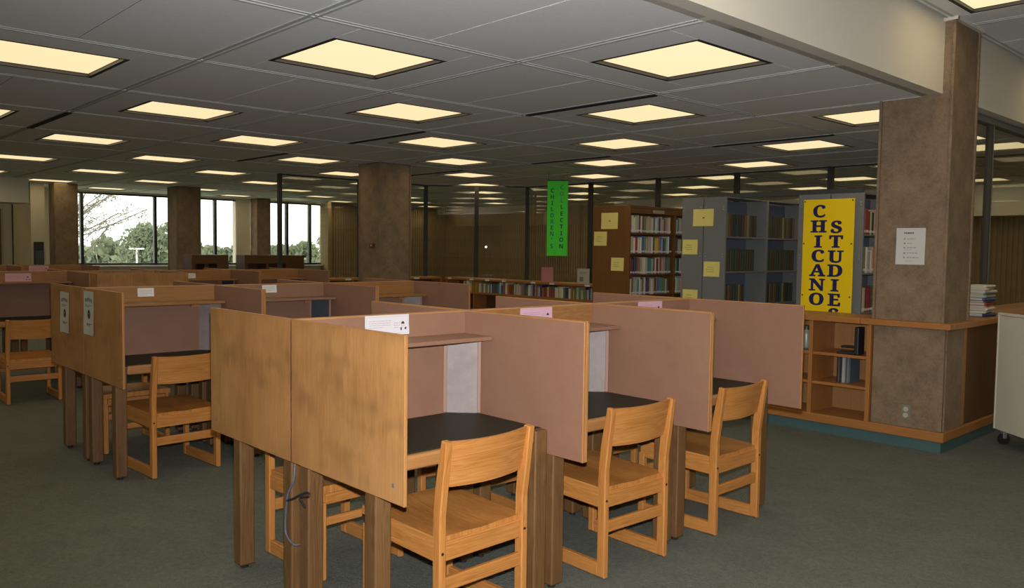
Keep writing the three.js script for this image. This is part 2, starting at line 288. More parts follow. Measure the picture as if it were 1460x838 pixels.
// ---------------------------------------------------------------- study carrels
const CW = 0.952, CT = 1.245, CB = 0.635;
function carrel(name, label, o_) {
  const { oak = M.endOak, upper = M.mauve, oakShelf = false, chase = M.chase, group, left = true } = o_;
  const o = thing(name, label, 'carrel', [0, 0, 0], 0, group), h = CW / 2 - 0.001;
  part('table_top', bx(-0.452, 0.452, 0.735, 0.752, 0.035, 0.573, 0.003, 'x'), M.desk, o);
  part('edge_band', bx(-0.381, 0.381, 0.690, 0.751, 0.571, 0.608, 0.016, 'x'), M.edge, o);
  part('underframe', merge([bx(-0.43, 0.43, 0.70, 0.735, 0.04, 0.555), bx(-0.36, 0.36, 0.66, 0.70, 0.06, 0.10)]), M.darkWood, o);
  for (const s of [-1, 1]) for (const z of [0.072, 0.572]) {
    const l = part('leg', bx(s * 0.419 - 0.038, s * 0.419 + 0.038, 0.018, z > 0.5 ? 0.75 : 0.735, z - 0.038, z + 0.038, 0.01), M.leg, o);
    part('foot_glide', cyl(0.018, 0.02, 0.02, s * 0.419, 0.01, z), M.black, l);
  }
  const bp = part('back_panel', bx(-h, h, CB, CT, 0.002, 0.02, 0.003), oak, o);
  part('lower_face', bx(-h + 0.02, h - 0.02, 0.7, 1.115, 0.02, 0.0225), M.mauve, bp);
  part('upper_face', bx(-h + 0.02, h - 0.02, 1.134, CT - 0.006, 0.02, 0.0225, 0, 'x'), upper, bp);
  for (const s of [-1, 1]) {
    const p = part('side_panel', bx(Math.min(s * h, s * (h - 0.0135)), Math.max(s * h, s * (h - 0.0135)), CB, CT, 0.002, 0.815, 0.003), oak, o);
    const fx = s * (h - 0.0135), f2 = s * (h - 0.0165);
    part('inner_face', bx(Math.min(fx, f2), Math.max(fx, f2), CB + 0.003, CT - 0.005, 0.02, 0.811), M.mauve, p);
    part('edge_strip', merge([bx(s * (h - 0.007) - 0.0072, s * (h - 0.007) + 0.0072, CT - 0.006, CT + 0.001, 0.002, 0.816, 0.002, 'z'), bx(s * (h - 0.007) - 0.0072, s * (h - 0.007) + 0.0072, CB, CT, 0.809, 0.816, 0.002)]), M.edge, p);
    part('bolt', cyl(0.009, 0.009, 0.006, s * (h - 0.0022), 0.70, 0.75, 'x'), M.chrome, p);
  }
  part('shelf', bx(-0.453, 0.453, 1.115, 1.134, 0.022, 0.235, 0.003, 'x'), oakShelf ? M.backOak : M.mauve, o);
  part('shelf_bracket', bx(0.27, 0.33, 1.085, 1.115, 0.023, 0.05), M.edge, o);
  // slanted cable cover across the back right corner
  const c = part('cable_cover', bx(-0.075, 0.075, 0.752, 1.115, -0.004, 0.004), chase, o); c.position.set(0.392, 0, 0.085); c.rotation.y = -Math.PI / 4;
  for (const s of [-1, 1]) { const q = part('cover_strip', bx(s * 0.083 - 0.009, s * 0.083 + 0.009, 0.752, 1.115, -0.008, 0.007, 0.003), M.mauveEdge, o); q.position.copy(c.position); q.rotation.y = c.rotation.y; }
  return o;
}
const kinds = {};
function placeCarrel(kind, x, z, turn, label, group) {
  const o = kinds[kind] ? copy(kinds[kind], [x, 0, z], turn, label, group) : (kinds[kind] = carrel('study_carrel', label, {
    near_mauve: {}, near_oak: { upper: M.backOak }, old_oak: { upper: M.backOak, oakShelf: true }, old_mauve: { chase: M.darkBox }, old_dark: { upper: M.backOak, oakShelf: true, chase: M.darkBox } }[kind]));
  o.position.set(x, 0, z); o.rotation.set(0, turn, 0); if (group) o.userData.group = group; else delete o.userData.group; o.userData.label = label; return o;
}
const R1 = -3.16, R2 = -6.25, R3 = -10.2, R4 = -13.1, RX = 1.68, cx_ = (k, x0 = RX) => x0 + CW * (k + 0.5);
placeCarrel('near_mauve', cx_(0), R1, 0, 'front end study carrel, mauve inside, with white portrait notice and worn oak end panel');
placeCarrel('near_oak', cx_(1), R1, 0, 'middle study carrel of the front block with oak grain above its shelf and pink notice');
placeCarrel('near_mauve', cx_(2), R1, 0, 'study carrel at the counter end of the front block, facing the open floor');
placeCarrel('near_mauve', cx_(0), R1, Math.PI, 'study carrel back to back with the front carrel that bears the white portrait notice');
placeCarrel('near_mauve', cx_(1), R1, Math.PI, 'middle study carrel on the window side of the front block');
placeCarrel('near_mauve', cx_(2), R1, Math.PI, 'study carrel at the counter end of the front block, window side');
const RX2 = 1.73;
placeCarrel('old_oak', cx_(0, RX2), R2, 0, 'dark oak study carrel with white card above its shelf, one poster on its end panel');
placeCarrel('old_mauve', cx_(1, RX2), R2, 0, 'mauve study carrel with white card and dark cable cover in the second block');
placeCarrel('old_oak', cx_(2, RX2), R2, 0, 'study carrel with oak upper back, nearest the pillar in the second block');
for (let k = 0; k < 3; k++) placeCarrel('old_mauve', cx_(k, RX2), R2, Math.PI, k ? 'study carrel on the window side of the second block' : 'window side carrel of the second block, a poster on its dark end panel', k ? 'window side carrels of the second block' : undefined);
placeCarrel('old_dark', cx_(0, RX2), R3, 0, 'dark oak study carrel with dusky pink notice and a chair in the third block');
placeCarrel('old_dark', 3.158, -9.18, Math.PI, 'dark oak carrel turned round in the third block, its plain back to the room');
placeCarrel('old_dark', cx_(2, RX2), R3, 0, 'dark oak study carrel with small white card in the third block');
placeCarrel('old_dark', cx_(3, RX2), R3, 0, 'dark oak study carrel at the pillar end of the third block');
for (let k = 0; k < 4; k++) placeCarrel('old_dark', cx_(k, RX2), R3 - 0.002, Math.PI, 'dark oak study carrel on the window side of the third block', 'window side carrels of the third block');
for (let k = 0; k < 2; k++) placeCarrel('old_dark', cx_(k, RX2), R4, 0, k ? 'dark oak study carrel with reddish notice in the last block before the windows' : 'dark oak study carrel without a notice in the last block before the windows');

// ---------------------------------------------------------------- chairs
function makeChair(label) {
  const o = thing('oak_chair', label, 'chair');                 // faces -z, origin under the middle of the seat
  for (const s of [-1, 1]) {
    const a = Math.min(s * 0.240, s * 0.206), b = Math.max(s * 0.240, s * 0.206);
    const rl = part('rear_leg', prismZY([[0.215, 0.005], [0.262, 0.005], [0.262, 0.52], [0.298, 0.815], [0.262, 0.818], [0.226, 0.63], [0.215, 0.52]], a, b, 0.005), M.chair, o);
    part('bolt', cyl(0.006, 0.006, 0.004, (a + b) / 2 - 0.004, 0.375, 0.263, 'z', 8), M.black, rl);
    part('front_leg', prismZY([[-0.262, 0.005], [-0.222, 0.005], [-0.222, 0.37], [-0.262, 0.37]], a, b, 0.005), M.chair, o);
    part('runner', prismZY([[-0.225, 0.004], [0.218, 0.004], [0.218, 0.072], [-0.225, 0.072]], a + 0.003, b - 0.003, 0.004, 'z'), M.chair, o);
    part('side_rail', prismZY([[-0.252, 0.345], [0.22, 0.335], [0.22, 0.405], [-0.252, 0.415]], a + 0.004, b - 0.004, 0.003, 'z'), M.chair, o);
  }
  // seat: a thick board with a hollow worked into the top
  const n = 14, g = new THREE.BoxGeometry(0.472, 0.036, 0.50, n, 1, n), P = g.attributes.position;
  for (let i = 0; i < P.count; i++) {
    const x = P.getX(i) / 0.236, z = P.getZ(i) / 0.25, top = P.getY(i) > 0; let y = P.getY(i);
    if (top) { const e = Math.max(0, 1 - Math.pow(Math.hypot(x * 1.08, (z - 0.12) * 1.05), 4)); y -= 0.016 * e * (0.75 + 0.25 * Math.cos(x * 5)); }
    P.setXYZ(i, P.getX(i) * (1 - 0.02 * z), y + 0.421 - 0.008 * z, P.getZ(i) - 0.012);
  }
  g.computeVertexNormals(); part('seat', uvm(g, 'z'), M.chair, o);
  part('rear_rail', bx(-0.207, 0.207, 0.335, 0.412, 0.222, 0.248, 0.004, 'x'), M.chair, o);
  part('front_rail', bx(-0.207, 0.207, 0.355, 0.405, -0.252, -0.232, 0.004, 'x'), M.chair, o);
  part('rear_stretcher', bx(-0.208, 0.208, 0.215, 0.272, 0.230, 0.252, 0.005, 'x'), M.chair, o);
  part('front_stretcher', bx(-0.208, 0.208, 0.255, 0.295, -0.252, -0.232, 0.004, 'x'), M.chair, o);
  // bent backrest between the uprights
  const q = new THREE.BoxGeometry(0.436, 0.185, 0.015, 20, 6, 1), Q = q.attributes.position;
  for (let i = 0; i < Q.count; i++) { const x = Q.getX(i), t = 1 - (x / 0.218) ** 2, v = Q.getY(i) / 0.0925; Q.setXYZ(i, x, Q.getY(i) + 0.722 - 0.006 * t, Q.getZ(i) + 0.262 + 0.018 * v + 0.028 * t - 0.006); }
  q.computeVertexNormals(); part('backrest', uvm(q, 'x'), M.chair, o);
  return o;
}
let chair0;
function chair(x, zRear, turn, label, group) {                  // zRear: where the rear legs stand
  const z = zRear - Math.cos(turn) * 0.24, xx = x - Math.sin(turn) * 0.24;
  const o = chair0 ? copy(chair0, [xx, 0, z], turn, label) : (chair0 = makeChair(label)); o.position.set(xx, 0, z); o.rotation.set(0, turn, 0);
  if (group) o.userData.group = group; return o;
}
chair(2.165, -2.475, 0.02, 'golden oak chair tucked under the front carrel with white portrait notice');
chair(3.165, -2.49, -0.03, 'golden oak chair at the carrel with oak grain above its shelf and pink notice');
chair(4.075, -2.49, 0.02, 'golden oak chair at the counter end of the front carrel block');
chair(2.14, -3.83, Math.PI + 0.03, 'golden oak chair beyond the worn oak end panel, window side of the front block');
chair(3.08, -3.80, Math.PI - 0.05, 'golden oak chair at the middle window side carrel of the front block');
chair(4.02, -3.83, Math.PI, 'golden oak chair at the window side carrel next to the counter end');
chair(2.18, -5.57, 0.06, 'golden oak chair at the dark carrel with white card above its shelf');
chair(3.15, -5.6, 0, 'golden oak chair at the mauve carrel of the second block');
chair(2.15, -6.92, Math.PI, 'golden oak chair behind the dark end panel with two posters');
chair(3.1, -6.92, Math.PI, 'golden oak chair on the window side of the second block', 'window side chairs of the second block');
chair(2.05, -9.0, -0.03, 'golden oak chair before the third block carrel with pink notice');

// ---------------------------------------------------------------- papers, posters, banners
function canvas(w, h, draw) { const c = document.createElement('canvas'); c.width = w; c.height = h; const x = c.getContext('2d'); draw(x, w, h); const t = new THREE.CanvasTexture(c); t.colorSpace = THREE.SRGBColorSpace; return t; }
function lines(x, x0, y0, w, n, step, col, lw = 2) { x.strokeStyle = col; x.lineWidth = lw; for (let i = 0; i < n; i++) { let q = x0; const end = x0 + w * (i === n - 1 ? 0.65 : 1); while (q < end) { const l = 6 + rnd() * 18; x.beginPath(); x.moveTo(q, y0 + i * step); x.lineTo(Math.min(end, q + l), y0 + i * step); x.stroke(); q += l + 4; } } }
function portrait(x, cx, cy, s, ink) { x.fillStyle = ink; x.beginPath(); x.arc(cx, cy - s * 0.5, s * 0.42, Math.PI, 0); x.fill(); x.fillRect(cx - s * 0.42, cy - s * 0.52, s * 0.84, s * 0.14); x.strokeStyle = '#777'; x.lineWidth = 2; x.beginPath(); x.ellipse(cx, cy - s * 0.22, s * 0.34, s * 0.42, 0, 0, Math.PI); x.stroke(); x.beginPath(); x.moveTo(cx - s * 0.3, cy + s * 0.25); x.lineTo(cx - s * 0.65, cy + s * 0.5); x.lineTo(cx - s * 0.6, cy + s); x.lineTo(cx - s * 0.3, cy + s); x.fill(); x.beginPath(); x.moveTo(cx + s * 0.35, cy + s * 0.7); x.lineTo(cx + s * 0.65, cy + s * 0.3); x.lineTo(cx + s * 0.95, cy + s * 0.35); x.lineTo(cx + s * 0.8, cy + s * 0.9); x.fill(); }
const noticeTex = bg => canvas(384, 150, (x, w, h) => { x.fillStyle = bg; x.fillRect(0, 0, w, h); lines(x, 34, 42, 190, 4, 16, '#8b8790', 3); lines(x, 250, 62, 60, 3, 16, '#8b8790', 3); x.strokeStyle = '#a9a4aa'; x.lineWidth = 2; x.strokeRect(14, 12, w - 28, h - 24); portrait(x, 330, 84, 34, '#2b2930'); });
const cardTex = canvas(200, 110, (x, w, h) => { x.fillStyle = '#d8d6cf'; x.fillRect(0, 0, w, h); lines(x, 18, 28, 160, 5, 15, '#8f8f8a', 3); });
const yellowTex = (kind) => canvas(160, 160, (x, w, h) => { x.fillStyle = '#eadb80'; x.fillRect(0, 0, w, h); if (kind === 'dot') { x.fillStyle = '#6c6836'; x.fillRect(74, 76, 14, 12); } else { lines(x, 36, 60, 88, 1, 20, '#8d8a55', 5); lines(x, 24, 84, 112, 1, 20, '#7d8a5a', 5); lines(x, 30, 108, 110, 1, 20, '#948a4e', 5); } });
const postTex = canvas(120, 300, (x, w, h) => { x.fillStyle = '#b9b8b2'; x.fillRect(0, 0, w, h); x.fillStyle = '#6b6e78'; for (let i = 0; i < 5; i++) x.fillRect(16 + i * 18, 42 + Math.abs(i - 2) * 4, 14, 26); lines(x, 22, 96, 76, 2, 10, '#63656c', 5); x.fillStyle = '#2a2b30'; x.beginPath(); x.ellipse(62, 158, 17, 32, 0, 0, 7); x.fill(); x.fillStyle = '#b9b8b2'; x.fillRect(54, 150, 12, 5); lines(x, 34, 224, 62, 2, 9, '#4c4d52', 6); });
const policyTex = canvas(240, 310, (x, w, h) => { x.fillStyle = '#c9c8c2'; x.fillRect(0, 0, w, h); lines(x, 64, 42, 122, 1, 10, '#55555a', 12); [92, 130, 166, 212, 250].forEach((y, i) => { lines(x, 64, y, 20, 1, 10, '#55555a', 9); lines(x, 92, y, [64, 44, 76, 92, 98][i] * 1.5, 1, 10, '#85858a', 6); }); lines(x, 70, 184, 110, 1, 9, '#a5a5a5', 4); lines(x, 74, 280, 100, 1, 9, '#a5a5a5', 4); });
function sheet(w, h, curl = 0.004, t = 0.0012) { const g = new THREE.BoxGeometry(w, h, t, 8, 4, 1), P = g.attributes.position; for (let i = 0; i < P.count; i++) P.setZ(i, P.getZ(i) + curl * (Math.abs(P.getX(i)) / w * 2) ** 3 * (P.getY(i) < 0 ? 1 : 0.2)); g.computeVertexNormals(); return g; }
const paperMat = map => new THREE.MeshStandardMaterial({ map, roughness: 0.85 });
function paper(name, w, h, map, p, turn, label, group, category = 'notice') { const o = solo(name, sheet(w, h), typeof map === 'object' && map.isTexture ? paperMat(map) : map, label, category, p, turn, group); return o; }
const whiteNotice = noticeTex('#cdc7cb'), pinkNotice = noticeTex('#d0a4b6'), pinkDim = noticeTex('#cf9fac');
paper('paper_notice', 0.24, 0.093, whiteNotice, [2.15, 1.196, R1 + 0.0245], 0, 'white notice with printed lines and small portrait on the front carrel');
paper('paper_notice', 0.24, 0.093, pinkNotice, [3.11, 1.193, R1 + 0.0245], 0, 'pink notice with small portrait on the oak grained carrel back');
paper('paper_notice', 0.24, 0.093, pinkNotice, [4.10, 1.193, R1 + 0.0245], 0, 'pink notice on the mauve back of the counter end carrel');
paper('paper_card', 0.115, 0.062, cardTex, [2.15, 1.202, R2 + 0.0245], 0, 'small white card above the shelf of the dark oak carrel', undefined, 'card');
paper('paper_card', 0.125, 0.062, cardTex, [3.12, 1.205, R2 + 0.0245], 0, 'small white card on the mauve carrel of the second block', undefined, 'card');
paper('paper_notice', 0.25, 0.098, pinkDim, [2.18, 1.172, R3 + 0.0245], 0, 'dusky pink notice on the third block carrel back');
paper('paper_notice', 0.25, 0.098, pinkDim, [3.06, 1.185, R4 + 0.0245], 0, 'reddish pink notice on the last block of carrels');
paper('paper_card', 0.13, 0.062, cardTex, [4.05, 1.172, R3 + 0.0245], 0, 'small white card on the third block carrel back', undefined, 'card');
paper('paper_poster', 0.215, 0.30, postTex, [RX2 - 0.0025, 1.045, -6.68], -Math.PI / 2, 'tall narrow poster with dark figure, on the window side half of the dark end panel', undefined, 'poster');
paper('paper_poster', 0.215, 0.30, postTex, [RX2 - 0.0025, 1.075, -6.10], -Math.PI / 2, 'tall narrow poster with dark figure, on the room side half of the dark end panel', undefined, 'poster');
paper('paper_poster', 0.225, 0.292, policyTex, [PX0 - 0.0035, 1.615, -2.655], -Math.PI / 2, 'white poster of printed rules taped to the concrete pillar', undefined, 'poster');
// wall socket on the pillar
{ const o = thing('wall_socket', 'small metal double socket plate low on the concrete pillar', 'socket', [PX0 - 0.0305, 0.285, -2.63], -Math.PI / 2); part('plate', bx(-0.036, 0.036, -0.058, 0.058, 0, 0.005, 0.003), plain(0.21, 0.19, 0.15, 0.4), o); for (const y of [-0.024, 0.024]) part('outlet', cyl(0.02, 0.02, 0.004, 0, y, 0.006, 'z', 16), plain(0.45, 0.41, 0.32, 0.5), o); }
{ const o = thing('call_button', 'small red framed switch on the free standing pillar', 'switch', [7.06, 1.6, -10.115], 0); const b = part('plate', bx(-0.06, 0.06, -0.03, 0.03, 0, 0.02, 0.004), plain(0.12, 0.03, 0.02, 0.5), o); o.position.set(6.795, 1.58, -10.3); o.rotation.y = -Math.PI / 2; part('button', cyl(0.012, 0.012, 0.01, 0, 0, 0.024, 'z', 10), M.white, b); }

function cloth(w, h, map, wave, seg = 24) { const g = new THREE.BoxGeometry(w, h, 0.003, seg, 40, 1), P = g.attributes.position; for (let i = 0; i < P.count; i++) { const x = P.getX(i) / w, y = P.getY(i) / h; P.setZ(i, P.getZ(i) + wave * (Math.sin(x * 9 + y * 4) + 0.6 * Math.sin(x * 15 - y * 9) + 0.5 * Math.sin(y * 13)) * (0.4 + (0.5 - y))); } g.computeVertexNormals(); return g; }
const yMap = canvas(512, 1290, (x, w, h) => {
  x.fillStyle = '#fdd800'; x.fillRect(0, 0, w, h); x.fillStyle = '#1d1c57'; x.textAlign = 'center'; x.textBaseline = 'middle'; x.font = 'bold 160px serif';
  const L = (s, cx, ys) => [...s].forEach((c, i) => { x.save(); x.translate(cx * w, ys[i] / 186 * h); x.scale(1.3, 1); x.fillText(c, 0, 0); x.strokeText(c, 0, 0); x.restore(); });
  x.strokeStyle = '#1d1c57'; x.lineWidth = 7; L('CHICANO', 0.31, [17, 38.5, 60, 80.5, 101, 121.5, 142]); L('STUDIES', 0.665, [39.5, 60, 81, 101, 121.5, 142, 162.5]);
});
{ const o = thing('yellow_banner', 'yellow cloth banner lettered CHICANO STUDIES on the steel stack end', 'banner', [8.215, 1.43, -4.02], -Math.PI / 2); part('cloth', cloth(0.545, 1.36, yMap, 0.004), paperMat(yMap), o); for (const sx of [-1, 1]) for (const y of [0.66, 0.22, -0.32]) part('grommet', cyl(0.008, 0.008, 0.004, sx * 0.255, y, 0.012, 'z', 10), M.black, o); }
const gMap = canvas(248, 900, (x, w, h) => {
  x.fillStyle = '#55e845'; x.fillRect(0, 0, w, h); x.textAlign = 'center'; x.textBaseline = 'middle'; x.font = 'bold 70px sans-serif';
  const L = (s, cx, y0, dy, cols) => [...s].forEach((c, i) => { x.fillStyle = cols[i] ?? cols[cols.length - 1]; x.fillText(c, cx * w, (y0 + dy * i) * h); });
  L("CHILDREN'S", 0.24, 0.135, 0.082, ['#123a3c', '#123a3c', '#174a44', '#257060', '#2a7a6a', '#2f8a66', '#257060', '#2a7a6a', '#257060', '#256a6a']); L('COLLECTION', 0.70, 0.09, 0.087, ['#2f8a4c', '#6aa06a', '#5a9a5a', '#1c5a4c', '#123a3c']);
});
{ const o = thing('green_banner', "green cloth banner lettered CHILDREN'S COLLECTION hanging from the ceiling", 'banner', [9.63, 2.06, -9.26], -40 * DEG); part('cloth', cloth(0.335, 1.21, gMap, 0.004), paperMat(gMap), o); part('rod', cyl(0.008, 0.008, 0.35, 0, 0.605, 0, 'x', 8), M.black, o); for (const s of [-1, 1]) part('cord', cyl(0.003, 0.003, 0.135, s * 0.15, 0.67, 0, 'y', 6), M.black, o); }

// ---------------------------------------------------------------- books
const coverG = (() => { const s = new THREE.Shape(); s.moveTo(-0.5, -0.5); s.lineTo(-0.5, 0.42); s.quadraticCurveTo(0, 0.58, 0.5, 0.42); s.lineTo(0.5, -0.5); s.lineTo(0.40, -0.5); s.lineTo(0.40, 0.36); s.lineTo(-0.40, 0.36); s.lineTo(-0.40, -0.5); s.closePath(); const e = new THREE.ExtrudeGeometry(s, { depth: 1, bevelEnabled: false, curveSegments: 4 }); e.rotateX(-Math.PI / 2); e.scale(1, 1, -1); const ix = e.index; if (!ix) { const P = e.attributes.position; for (let i = 0; i < P.count; i += 3) for (const k of ['getX', 'getY', 'getZ']) { } } return flip(e); })();
function flip(g) { g = g.index ? g.toNonIndexed() : g; for (const k of ['position', 'normal', 'uv']) { const a = g.attributes[k]; if (!a) continue; const n = a.itemSize, d = a.array; for (let i = 0; i < a.count; i += 3) for (let c = 0; c < n; c++) { const p = (i + 1) * n + c, q = (i + 2) * n + c, t = d[p]; d[p] = d[q]; d[q] = t; } } g.computeVertexNormals(); return g; }
const pagesG = new THREE.BoxGeometry(0.8, 0.96, 0.84).translate(0, 0.5, -0.06), pagesM = plain(0.55, 0.5, 0.4, 0.9);
const spineLabelG = new THREE.BoxGeometry(0.7, 0.10, 0.02).translate(0, 0.12, 0.505);
const COL = { red: [0.30, 0.03, 0.03], maroon: [0.13, 0.03, 0.03], blue: [0.05, 0.12, 0.32], navy: [0.03, 0.04, 0.12], green: [0.05, 0.15, 0.07], olive: [0.17, 0.165, 0.07], yellow: [0.5, 0.38, 0.05], orange: [0.45, 0.12, 0.03], white: [0.66, 0.63, 0.56], grey: [0.34, 0.33, 0.31], tan: [0.43, 0.32, 0.21], brown: [0.13, 0.07, 0.035], black: [0.03, 0.03, 0.03], slate: [0.10, 0.13, 0.15], 'dark olive': [0.055, 0.055, 0.028], 'dark brown': [0.06, 0.037, 0.02], 'dark green': [0.03, 0.05, 0.03], cream: [0.58, 0.51, 0.38], teal: [0.04, 0.2, 0.22], pink: [0.4, 0.2, 0.2], 'light green': [0.33, 0.38, 0.22] };
const bookMats = {}; const bookMat = c => bookMats[c] ??= plain(...COL[c], 0.55);
// upright book: spine towards local +z, base at the origin
function book(col, w, h, d, p, turn, label, group, lean = 0, spineLabel = false) {
  const o = thing('book', label, 'book', p, turn, group); o.scale.set(w, h, d); if (lean) { o.rotation.order = 'YXZ'; o.rotation.z = lean; }
  part('cover', coverG, bookMat(col), o); part('pages', pagesG, pagesM, o); if (spineLabel) part('spine_label', spineLabelG, M.white, o); return o;
}
// books along x on a shelf, spines to +z
function rowX(x0, x1, y, z, hmax, cols, lab, group, { wmin = 0.018, wmax = 0.045, hmin = 0.19, hv = null, sl = false, step = 1 } = {}) {
  let x = x0, i = 0; while (x < x1) { const w = rr(wmin, wmax), h = Math.min(hmax, hv ? hv * rr(0.98, 1.0) : rr(hmin, hmax)), d = rr(0.15, 0.19), c = cols[i++ % cols.length]; if (x + w > x1) break; book(c, w - 0.002, h, d, [x + w / 2, y, z - d / 2], 0, lab(c), group, 0, sl); x += w; }
}
const shuffle = (a, n) => { const r = []; let last; for (let i = 0; i < n; i++) { let c; do c = a[Math.floor(rnd() * a.length)]; while (c === last && a.length > 1); r.push(c); last = c; } return r; };

// ---------------------------------------------------------------- wooden bookcase
{
  const x0 = 8.25, x1 = 11.15, zf = -6.66, zb = -7.27, H = 2.13, bay = 0.95, zm = (zf + zb) / 2;
  const o = thing('wooden_bookcase', 'tall brown wooden bookcase with yellow notices on its end and books inside', 'bookcase', [x0, 0, zf]);
  const D = zb - zf;
  part('end_panel', bx(0, 0.03, 0, H, D, 0, 0.004), M.bookcase, o); part('end_panel', bx(2.87, 2.9, 0, H, D, 0, 0.004), M.bookcase, o);
  part('top', bx(0.03, 2.87, H - 0.03, H, D, 0, 0.003, 'x'), M.bookcase, o); part('cornice', bx(0.03, 2.87, H - 0.1, H - 0.03, -0.03, -0.004, 0.003, 'x'), M.bookcase, o);
  part('back', bx(0.03, 2.87, 0, H - 0.03, D / 2 - 0.01, D / 2 + 0.01), M.darkWood, o);
  part('plinth', bx(0.03, 2.87, 0, 0.09, -0.03, -0.01, 0, 'x'), M.bookcase, o);
  for (let k = 1; k < 3; k++) part('upright', bx(0.03 + k * 0.947 - 0.015, 0.03 + k * 0.947 + 0.015, 0.09, H - 0.1, -0.29, -0.002, 0.003), M.bookcase, o);
  const ys = [0.11, 0.42, 0.70, 0.985, 1.25, 1.52, 1.785];
  for (let b = 0; b < 3; b++) for (const y of ys) part('shelf', bx(0.045 + b * 0.947, 0.03 + (b + 1) * 0.947 - 0.016, y - 0.028, y, -0.29, -0.006, 0.003, 'x'), M.darkWood, o);
  part('label_holder', bx(0.48, 0.72, H - 0.085, H - 0.045, -0.004, 0.002), plain(0.4, 0.36, 0.22, 0.7), o);
  const ord = ['bottom', 'sixth', 'fifth', 'fourth', 'third', 'second', 'top'];
  const sets = { 6: ['tan', 'cream', 'cream', 'light green', 'grey', 'maroon', 'cream', 'brown', 'olive', 'light green', 'tan', 'tan', 'cream', 'teal', 'cream', 'grey', 'navy', 'tan', 'tan', 'brown', 'pink'], 5: ['light green', 'tan', 'white', 'red', 'cream', 'white', 'blue', 'olive', 'grey', 'tan', 'grey', 'white', 'maroon', 'yellow', 'yellow', 'orange', 'blue', 'grey', 'navy', 'green', 'light green', 'white', 'black', 'brown'], 4: ['red', 'black', 'navy', 'red', 'olive', 'tan', 'cream', 'cream', 'grey', 'green', 'teal', 'light green', 'brown', 'cream', 'maroon', 'tan', 'red', 'tan', 'pink', 'green', 'olive', 'green'], 3: ['cream', 'brown', 'tan', 'light green', 'teal', 'cream', 'grey', 'brown', 'cream', 'navy', 'maroon', 'grey', 'cream', 'tan', 'brown', 'olive', 'blue', 'teal', 'olive', 'green', 'light green', 'brown'] };
  for (const k of [3, 4, 5, 6]) for (let b = 0; b < 2; b++) {
    const xs = x0 + 0.05 + b * 0.947; rowX(xs, b ? xs + 0.45 : xs + 0.895, ys[k], zf - 0.02, 0.228, b ? shuffle(['grey', 'cream', 'tan', 'green', 'maroon', 'light green', 'black'], 20) : sets[k], c => `${c} library book in the ${b ? 'second' : 'end'} bay, ${ord[k]} shelf of the wooden bookcase`, `${ord[k]} shelf books, ${b ? 'second' : 'end'} bay of the wooden bookcase`, { wmin: 0.028, wmax: 0.05, hmin: 0.19, sl: true });
  }
  const nn = (w, h, y, z, kind, label) => paper('yellow_notice', w, h, yellowTex(kind), [x0 - 0.0025, y, z], -Math.PI / 2, label);
  nn(0.28, 0.21, 1.935, -6.99, 'dot', 'large yellow notice near the top of the wooden bookcase end');
  nn(0.22, 0.185, 1.705, -7.14, 'text', 'crinkled yellow notice at the rear edge of the wooden bookcase end');
  nn(0.21, 0.17, 1.375, -6.845, 'text', 'lower yellow notice at the front edge of the wooden bookcase end');
}
// ---------------------------------------------------------------- steel stacks
const rivetG = cyl(0.006, 0.006, 0.006, 0, 0, 0, 'x', 8);
function steelStack(label, x0, zf, zb, len, H, ys) {
  const o = thing('steel_bookstack', label, 'bookstack', [x0, 0, zf]), D = zb - zf, n = Math.round(len / 0.93), bw = len / n;
  for (const s of [0, 1]) part('end_panel', merge([bx(s * len - s * 0.03, s * len + (1 - s) * 0.03, 0, H, D, D / 2 - 0.006, 0.003), bx(s * len - s * 0.03, s * len + (1 - s) * 0.03, 0, H, D / 2 + 0.006, 0, 0.003)]), M.steel, o);
  for (const z of [-0.03, D / 2 + 0.035, D / 2 - 0.035, D + 0.03]) for (let k = 0; k < 4; k++) for (const e of [0, 0.03]) { const r = part('rivet', rivetG, M.chrome, o); r.position.set(-0.002, 0.42 + k * 0.54 + e, z); }
  part('divider_sheet', bx(0.03, len - 0.03, 0.05, H - 0.02, D / 2 - 0.012, D / 2 + 0.012), M.steelIn, o);
  for (let b = 1; b < n; b++) part('upright', bx(b * bw - 0.02, b * bw + 0.02, 0, H, D / 2 + 0.013, -0.004, 0.003), M.steel, o);
  for (let b = 0; b < n; b++) {
    const a = b ? 0.021 : 0.031, c = b === n - 1 ? 0.031 : 0.021;
    part('canopy_top', bx(b * bw + a, (b + 1) * bw - c, H - 0.012, H, D / 2 + 0.013, -0.005), M.steel, o);
    for (const y of ys) { const sh = part('shelf', bx(b * bw + a, (b + 1) * bw - c, y - 0.02, y, D / 2 + 0.013, -0.008, 0.003, 'x'), M.steel, o); part('clip', bx(b * bw + bw * 0.42, b * bw + bw * 0.44, y + 0.30, y + 0.335, D / 2 + 0.013, D / 2 + 0.03), M.chrome, sh); }
  }
  return o;
}
steelStack('grey steel bookstack with yellow notices on its end and dark bound volumes', 8.25, -5.26, -5.86, 2.8, 2.185, [0.1, 0.53, 0.93, 1.325, 1.73]);
steelStack('grey steel bookstack behind the pillar, its end covered by the yellow banner', 8.25, -3.67, -4.37, 2.8, 2.165, [0.1, 0.55, 0.95, 1.355, 1.75]);
